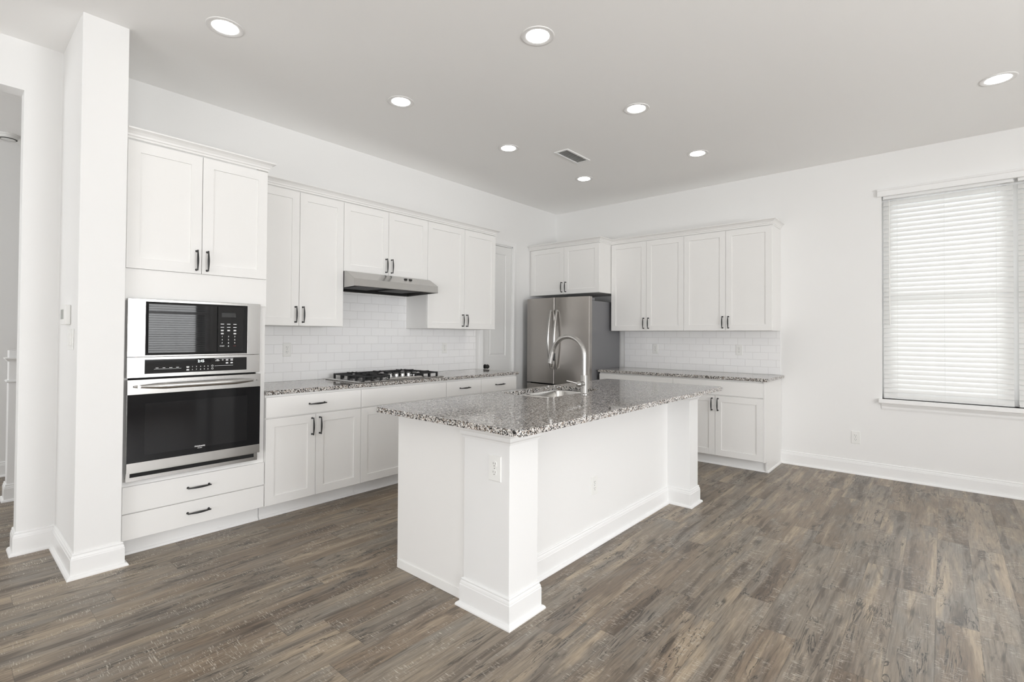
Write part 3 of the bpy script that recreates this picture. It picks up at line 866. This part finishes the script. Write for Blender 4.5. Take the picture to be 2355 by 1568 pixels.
# ------------------------------------------------------------------ refrigerator
FX0, FX1 = .108, 1.050
rf = thing('refrigerator', 'stainless french-door refrigerator with two curved handles, under the deep cabinet', 'refrigerator', ((FX0 + FX1) / 2, 0, 0))
hwid = (FX1 - FX0) / 2
b = MB(); b.box(-hwid + .004, hwid - .004, -.720, -.055, .02, 1.735); b.obj('fridge_body', M_FSIDE, rf, .004)
def bow(x): return -.790 - .048 * (1 - (x / hwid) ** 2)
def fdoor(xa, xb, za, zb, name):
    b = MB(); n = 14; sec = []
    for i in range(n + 1):
        x = xa + (xb - xa) * i / n; sec.append((x, bow(x)))
    # rounded door edge towards the sides
    sec = [(xa, -.728)] + [(xa, sec[0][1] + .006)] + [(sec[0][0] + .004, bow(xa + .004))] + sec[1:-1] + [(sec[-1][0] - .004, bow(xb - .004))] + [(xb, sec[-1][1] + .006), (xb, -.728)]
    b.prism(sec, 'z', za, zb)
    return b.obj(name, M_FRIDGE, rf, smooth=True, angle=30)
dl = fdoor(-hwid, -.0035, .722, 1.782, 'fridge_door'); dr = fdoor(.0035, hwid, .722, 1.782, 'fridge_door')
fz = fdoor(-hwid, hwid, .075, .706, 'freezer_drawer')
for dd_, sx in ((dl, -1), (dr, 1)):
    pts, rad = [], []
    for i in range(25):
        t = i / 24; z = .905 + .722 * t; s_ = math.sin(PI * t)
        pts.append((sx * (.046), bow(.046) - .012 - .062 * s_ ** .9, z)); rad.append(.0120 + .0055 * s_)
    b = MB(); b.tube(pts, rad, 14, True, .8, side=(1, 0, 0))
    for z in (.915, 1.617): b.tube([(sx * .046, bow(.046) + .001, z), (sx * .046, bow(.046) - .016, z)], .011, 12)
    b.obj('handle', M_STEEL, dd_, smooth=True)
pts = [(-hwid + .12 + (2 * hwid - .24) * i / 20, 0, .63) for i in range(21)]
pts = [(x, bow(x) - .02 - .035 * math.sin(PI * i / 20), z) for i, (x, y, z) in enumerate(pts)]
b = MB(); b.tube(pts, .011, 12)
for x in (-hwid + .13, hwid - .13): b.tube([(x, bow(x) + .001, .63), (x, bow(x) - .026, .63)], .010, 12)
b.obj('handle', M_STEEL, fz, smooth=True)
for sx in (-1, 1):
    b = MB(); b.box(sx * (hwid - .03) - .026, sx * (hwid - .03) + .026, -.775, -.66, 1.736, 1.768); b.obj('hinge_cover', M_FSIDE, rf, .004)
b = MB(); b.box(-hwid + .02, hwid - .02, -.722, -.10, .001, .0195); b.box(-hwid + .01, hwid - .01, -.727, -.7205, .03, 1.73); b.obj('door_gasket', M_GAP, rf)

# ------------------------------------------------------------------ kitchen island
IX, IY = 2.2, -3.0
isl = thing('kitchen_island', 'white kitchen island base with square corner columns on the plank floor', 'island', (IX, IY, 0))
def ib(name, m, *c, bevel=0.0):
    return MB().box(c[0] - IX, c[1] - IX, c[2] - IY, c[3] - IY, c[4], c[5]).obj(name, m, isl, bevel)
IPY0, IPY1 = -4.085, -1.862      # end panels
PWX = 2.541                      # pony wall face
b = MB(); b.box(1.870 - IX, 2.44 - IX, -4.066 - IY, -3.30 - IY, .11, .8835)   # carcass left of the sink bowls
b.box(1.870 - IX, 2.44 - IX, -2.54 - IY, -1.880 - IY, .11, .8835)
b.box(1.870 - IX, 1.888 - IX, -3.30 - IY, -2.54 - IY, .11, .8835); b.box(2.36 - IX, 2.44 - IX, -3.30 - IY, -2.54 - IY, .11, .8835)
b.box(1.888 - IX, 2.36 - IX, -3.30 - IY, -2.54 - IY, .11, .13)
b.obj('cabinet_body', M_CAB, isl)
ib('toe_kick', M_TRIM, 1.93, 2.44, -4.066, -1.880, .001, .1095)
b = MB()
b.prism([(1.856 - IX, .045), (2.40 - IX, .045), (2.40 - IX, .8835), (1.856 - IX, .8835)], 'y', IPY0 - IY, IPY0 + .018 - IY)
b.box(1.862 - IX, 2.40 - IX, IPY0 - .006 - IY, IPY0 + .018 - IY, .001, .045)
b.obj('end_panel', M_CAB, isl)
b = MB(); b.box(1.856 - IX, 2.40 - IX, IPY1 - IY, IPY1 + .018 - IY, .001, .8835); b.obj('end_panel', M_CAB, isl)
# doors on the working side (face towards the cooktop)
ys = [-4.066, -3.60, -3.30, -2.92, -2.54, -1.880]
for ya, yb in zip(ys, ys[1:]):
    b = MB()
    def ring(i, dx): return [(1.870 - .019 + dx - IX, ya + .002 + i - IY, .113 + i), (1.870 - .019 + dx - IX, yb - .002 - i - IY, .113 + i),
                             (1.870 - .019 + dx - IX, yb - .002 - i - IY, .868 - i), (1.870 - .019 + dx - IX, ya + .002 + i - IY, .868 - i)]
    b.loops([ring(0, .0185), ring(0, 0), ring(.058, 0), ring(.0595, .007)]); o = b.obj('door', M_CAB, isl)
    child(PULL, o, (1.851 - IX, ya + .05 - IY, .74), (0, 0, -PI / 2))
ib('pony_wall', M_WALL, 2.441, PWX, -4.066, IPY1, .001, .8835)
b = MB().sweep([(PWX - IX, -3.905 - IY), (PWX - IX, -2.006 - IY)], BASE, side=1)
b.obj('baseboard', M_TRIM, isl)
CAPP = [(0, 0), (.006, .000), (.008, .010), (.016, .018), (.018, .030), (.018, .034), (.026, .046), (.030, .056), (.030, .0705), (0, .0705)]
for (ya, yb, xa) in ((-4.1125, -3.905, 2.425), (-2.006, -1.835, 2.425)):
    b = MB(); b.box(xa - IX, 2.719 - IX, ya - IY, yb - IY, .001, .8835); co = b.obj('column', M_COLUMN, isl, .0015)
    if yb < -3: path = [(xa, IPY0 - .002), (xa, ya), (2.719, ya), (2.719, yb), (PWX, yb)]
    else: path = [(PWX, ya), (2.719, ya), (2.719, yb), (xa, yb), (xa, IPY1 + .02)]
    path = [(p[0] - IX, p[1] - IY) for p in path]
    MB().sweep(path, BASE, side=1).obj('column_base', M_COLUMN, co)
    MB().sweep(path, CAPP, side=1, zbase=.813).obj('column_capital', M_COLUMN, co)

# island countertop with an undermount sink cutout
KX0, KX1, KY0, KY1 = 1.815, 2.868, -4.222, -1.700
SX0, SX1, SY0, SY1 = 1.885, 2.290, -3.262, -2.572
def rrect(x0, x1, y0, y1, rad, n=6):
    pts = []
    for cx_, cy_, a0 in ((x1 - rad, y0 + rad, -PI / 2), (x1 - rad, y1 - rad, 0), (x0 + rad, y1 - rad, PI / 2), (x0 + rad, y0 + rad, PI)):
        for i in range(n + 1):
            a = a0 + PI / 2 * i / n; pts.append((cx_ + rad * math.cos(a), cy_ + rad * math.sin(a)))
    return pts
def slab(outer, inner, z0, z1):
    bm = bmesh.new()
    def loop(pts, z):
        v = [bm.verts.new((p[0], p[1], z)) for p in pts]
        return v, [bm.edges.new((v[i], v[(i + 1) % len(v)])) for i in range(len(v))]
    res = []
    for z in (z0, z1):
        vo, eo = loop(outer, z); vi, ei = loop(inner, z)
        bmesh.ops.triangle_fill(bm, use_beauty=True, use_dissolve=False, edges=eo + ei)
        res.append((vo, vi))
    for k in (0, 1):
        a, b_ = res[0][k], res[1][k]
        for i in range(len(a)):
            j = (i + 1) % len(a); bm.faces.new((a[i], a[j], b_[j], b_[i]))
    m = MB(); m.bm.free(); m.bm = bm
    return m
b = slab(rrect(KX0, KX1, KY0, KY1, .035), rrect(SX0, SX1, SY0, SY1, .06), CB + .0005, CT)
tag(b.obj('countertop', M_GRAN, None, .004), 'large speckled granite countertop on the kitchen island', 'countertop')

# sink: two bowls under the counter
sk = thing('kitchen_sink', 'stainless double-bowl undermount sink in the island countertop', 'sink', ((SX0 + SX1) / 2, (SY0 + SY1) / 2, CB))
cx0, cy0 = (SX0 + SX1) / 2, (SY0 + SY1) / 2
def bowl(xa, xb, ya, yb, name):
    b = MB(); rings = []
    for ins, z in ((-.012, -.002), (0, -.002), (.004, -.012), (.008, -.16), (.022, -.180), (.05, -.186)):
        rings.append([(p[0] - cx0, p[1] - cy0, z) for p in rrect(xa + ins, xb - ins, ya + ins, yb - ins, max(.055 - ins * .3, .03))])
    R = [[b.bm.verts.new(p) for p in q] for q in rings]
    for A, B in zip(R, R[1:]):
        for i in range(len(A)): b.bm.faces.new((A[i], A[(i + 1) % len(A)], B[(i + 1) % len(B)], B[i]))
    b.bm.faces.new(R[-1])
    o = b.obj(name, M_SINK, sk, smooth=True, angle=60)
    d_ = MB(); mx_, my_ = (xa + xb) / 2 - cx0, (ya + yb) / 2 - cy0
    d_.lathe([(.040, -.1855), (.038, -.1835), (.030, -.1845), (.0005, -.187)], (mx_, my_, 0), 'z', 24); d_.obj('drain', M_KNOB, o, smooth=True)
bowl(SX0 + .004, SX1 - .004, -2.985, SY1 - .004, 'sink_bowl')
bowl(SX0 + .03, SX1 - .004, SY0 + .004, -3.012, 'sink_bowl')

# faucet
FXx, FYy = 2.350, -2.922
fc = thing('faucet', 'brushed nickel gooseneck faucet standing by the island sink', 'faucet', (FXx, FYy, CT))
b = MB(); b.lathe([(.030, 0), (.030, .004), (.0245, .008), (.0235, .010), (.0235, .128), (.0225, .130), (.0005, .130)], seg=28)
b.obj('faucet_body', M_NICKEL, fc, smooth=True)
RA, ZC, AE = .134, .258, math.radians(167)
pts = [(0, 0, z) for z in (.125, .16, .20, .236)]
for i in range(0, 25):
    a = AE * i / 24
    pts.append((-RA + RA * math.cos(a), 0, ZC + RA * math.sin(a)))
b = MB(); b.tube(pts, .0160, 20); b.obj('spout', M_NICKEL, fc, smooth=True)
a = AE; ex, ez = -RA + RA * math.cos(a), ZC + RA * math.sin(a)
dx, dz = -math.sin(a), math.cos(a)   # tangent
b = MB(); pts = [(ex + dx * q, 0, ez + dz * q) for q in (0, .003, .004, .030, .072, .090)]
b.tube(pts, [.0157, .0157, .0185, .0190, .0203, .0208], 20)
b.tube([(ex + dx * .02 + .006, 0, ez + dz * .02), (ex + dx * .045 + .022, 0, ez + dz * .045)], .006, 8)
sh = b.obj('spray_head', M_NICKEL, fc, smooth=True)
b = MB(); b.box(ex + dx * .03 + .014, ex + dx * .03 + .0245, -.006, .006, ez + dz * .03 - .040, ez + dz * .03 + .012); b.obj('spray_button', M_BLACK, sh, .002)
b = MB(); b.tube([(0, -.016, .072), (0, -.050, .072)], .0185, 20)
ball = [( .0205 * math.sin(PI * i / 12), -.066 - .0205 * math.cos(PI * i / 12)) for i in range(13)]
b.lathe([(max(q[0], .0003), q[1]) for q in ball], (0, 0, .072), 'y', 24)
lv = b.obj('handle_hub', M_NICKEL, fc, smooth=True)
b = MB(); b.tube([(0, -.075, .078), (-.022, -.105, .088), (-.050, -.138, .098)], [.0045, .0042, .0040], 10)
b.obj('lever', M_NICKEL, lv, smooth=True)

# ------------------------------------------------------------------ outlets and switches
def outlet(label, loc, rz, wide=.070, tall=.115):
    t = thing('wall_outlet', label, 'outlet', loc, rz)
    b = MB()
    def ring(i, y): return [(-wide / 2 + i, y, -tall / 2 + i), (wide / 2 - i, y, -tall / 2 + i), (wide / 2 - i, y, tall / 2 - i), (-wide / 2 + i, y, tall / 2 - i)]
    b.loops([ring(0, 0), ring(0, -.0025), ring(.003, -.0055)]); b.obj('cover_plate', M_PLASTIC, t)
    for s_ in (-1, 1):
        b = MB(); zc = s_ * .0195
        pts = []
        for i in range(20):
            a = 2 * PI * i / 20; pts.append((max(-.0135, min(.0135, .0175 * math.cos(a))), zc + .0145 * math.sin(a)))
        b.prism(pts, 'y', -.0055, -.0075); rc = b.obj('receptacle', M_PLASTIC, t)
        b = MB(); b.box(-.0075, -.0055, -.0079, -.0074, zc - .001, zc + .008); b.box(.0052, .0070, -.0079, -.0074, zc + .000, zc + .007)
        b.lathe([(.0024, -.0074), (.0024, -.0079)], (0, 0, zc - .0075), 'y', 10); b.obj('slots', M_SLOT, rc)
    b = MB(); b.lathe([(.0022, -.0055), (.0022, -.0064)], (0, 0, 0), 'y', 10); b.obj('screw', M_SLOT, t)
    return t
outlet('white outlet on the left tile backsplash, nearer the ovens', (.0092, -3.872, 1.180), RL)
outlet('white outlet on the left tile backsplash, right of the cooktop', (.0092, -2.119, 1.170), RL)
outlet('white outlet on the back tile backsplash, nearer the refrigerator', (1.516, -.0092, 1.161), 0)
outlet('white outlet on the back tile backsplash, nearer the window end', (2.495, -.0092, 1.168), 0)
outlet('white outlet low on the back wall under the window, above the baseboard', (3.560, -.0003, .350), 0, .074, .118)
outlet('white outlet on the near square column of the island', (2.631, -4.1128, .697), 0, .078, .118)
outlet('white outlet on the long side of the island', (PWX + .0003, -3.105, .377), RL)
t = thing('thermostat', 'small white thermostat on the side of the stub wall', 'thermostat', (.405, PY0 - .0003, 1.412), 0)
b = MB(); b.box(-.075, .075, -.028, 0, -.056, .056); b.obj('housing', M_PLASTIC, t, .006, seg=3)
b = MB(); b.box(-.045, .045, -.0285, -.0279, -.025, .030); b.obj('screen', mat('grey_screen', (.25, .27, .24), .3), t)
t = thing('light_switch', 'white light switch plate below the thermostat', 'light switch', (.50, PY0 - .0003, 1.275), 0)
b = MB(); b.box(-.085, .085, -.0055, 0, -.057, .057); b.obj('cover_plate', M_PLASTIC, t, .002)
for x in (-.046, 0, .046):
    b = MB(); b.box(x - .0165, x + .0165, -.0085, -.0055, -.033, .033); b.obj('rocker', M_PLASTIC, t, .001)

# ------------------------------------------------------------------ ceiling lights, vent, smoke detector
def downlight(label, x, y):
    t = thing('recessed_light', label, 'ceiling light', (x, y, CH), 0, 'recessed ceiling lights')
    b = MB(); b.lathe([(.0970, -.0003), (.0965, -.003), (.0935, -.0048), (.088, -.005), (.072, -.0028), (.067, -.0012), (.067, -.0003)], seg=48, cap=False)
    b.obj('trim_ring', M_LAMPRING, t, smooth=True)
    b = MB(); b.lathe([(.0667, -.0003), (.0667, -.0022), (.064, -.0030), (.0005, -.0034)], seg=40); b.obj('lens', M_LENS, t, smooth=True)
    return t
for lab, x, y in (('recessed light nearest the tall oven cabinet', 1.12, -4.76),
                  ('recessed light above the near half of the island, at the top of the photo', 2.425, -3.552),
                  ('recessed light at the far right, toward the window', 4.49, -1.185),
                  ('recessed light above the left counter run, in front of the hood', 1.142, -3.565),
                  ('recessed light above the far half of the island', 2.432, -2.335),
                  ('recessed light between the hood end and the ceiling vent', 1.150, -2.357),
                  ('recessed light nearest the back wall cabinets, right of the ceiling vent', 2.442, -1.108),
                  ('smallest recessed light, in front of the refrigerator, just beyond the vent', 1.198, -1.145)):
    downlight(lab, x, y)
t = thing('ceiling_vent', 'white louvered air vent in the ceiling among the recessed lights', 'vent', (1.492, -1.808, CH), 0)
b = MB()
b.box(-.078, -.058, -.195, .195, -.010, -.0003); b.box(.058, .078, -.195, .195, -.010, -.0003)
b.box(-.058, .058, -.195, -.172, -.008, -.0003); b.box(-.058, .058, .172, .195, -.008, -.0003)
b.obj('vent_frame', M_TRIM, t, .002)
b = MB(); b.box(-.058, .058, -.172, .172, -.0012, -.0003); b.obj('vent_back', mat('vent_shadow', (.33, .33, .32), .8), t)
for i in range(14):
    y = -.160 + i * .0246
    b = MB(); b.prism([(y + .010, -.0015), (y + .008, -.0015), (y - .003, -.0085), (y - .001, -.0085)], 'x', -.057, .057); b.obj('louver', M_TRIM, t)
t = thing('smoke_detector', 'round white smoke detector on the hall ceiling, seen through the opening', 'smoke detector', (-2.03, -5.412, CH))
b = MB(); b.lathe([(.075, -.0003), (.075, -.012), (.066, -.016), (.064, -.034), (.055, -.042), (.0005, -.044)], seg=32); b.obj('detector_body', M_PLASTIC, t, smooth=True)
b = MB(); b.lathe([(.060, -.0395), (.058, -.0415), (.052, -.0425), (.050, -.0435)], seg=32, cap=False); b.obj('grille_ring', M_SLOT, t, smooth=True)

# newel post in the hall
t = thing('newel_post', 'square white newel post in the hall beyond the opening', 'post', (-1.37, -5.365, 0))
b = MB(); b.box(-.065, .065, -.065, .065, .001, 1.17); b.obj('shaft', M_TRIM, t, .002)
q = [(-.065, -.065), (.065, -.065), (.065, .065), (-.065, .065)]
MB().sweep(q, BASE, closed=True, side=1).obj('post_base', M_TRIM, t)
MB().sweep(q, [(0, 0), (.008, 0), (.012, .008), (.022, .02), (.022, .028), (0, .028)], closed=True, side=1, zbase=1.085).obj('post_cap', M_TRIM, t)
MB().sweep(q, [(0, 0), (.010, .002), (.014, .010), (.010, .018), (0, .020)], closed=True, side=1, zbase=.918).obj('collar', M_TRIM, t)
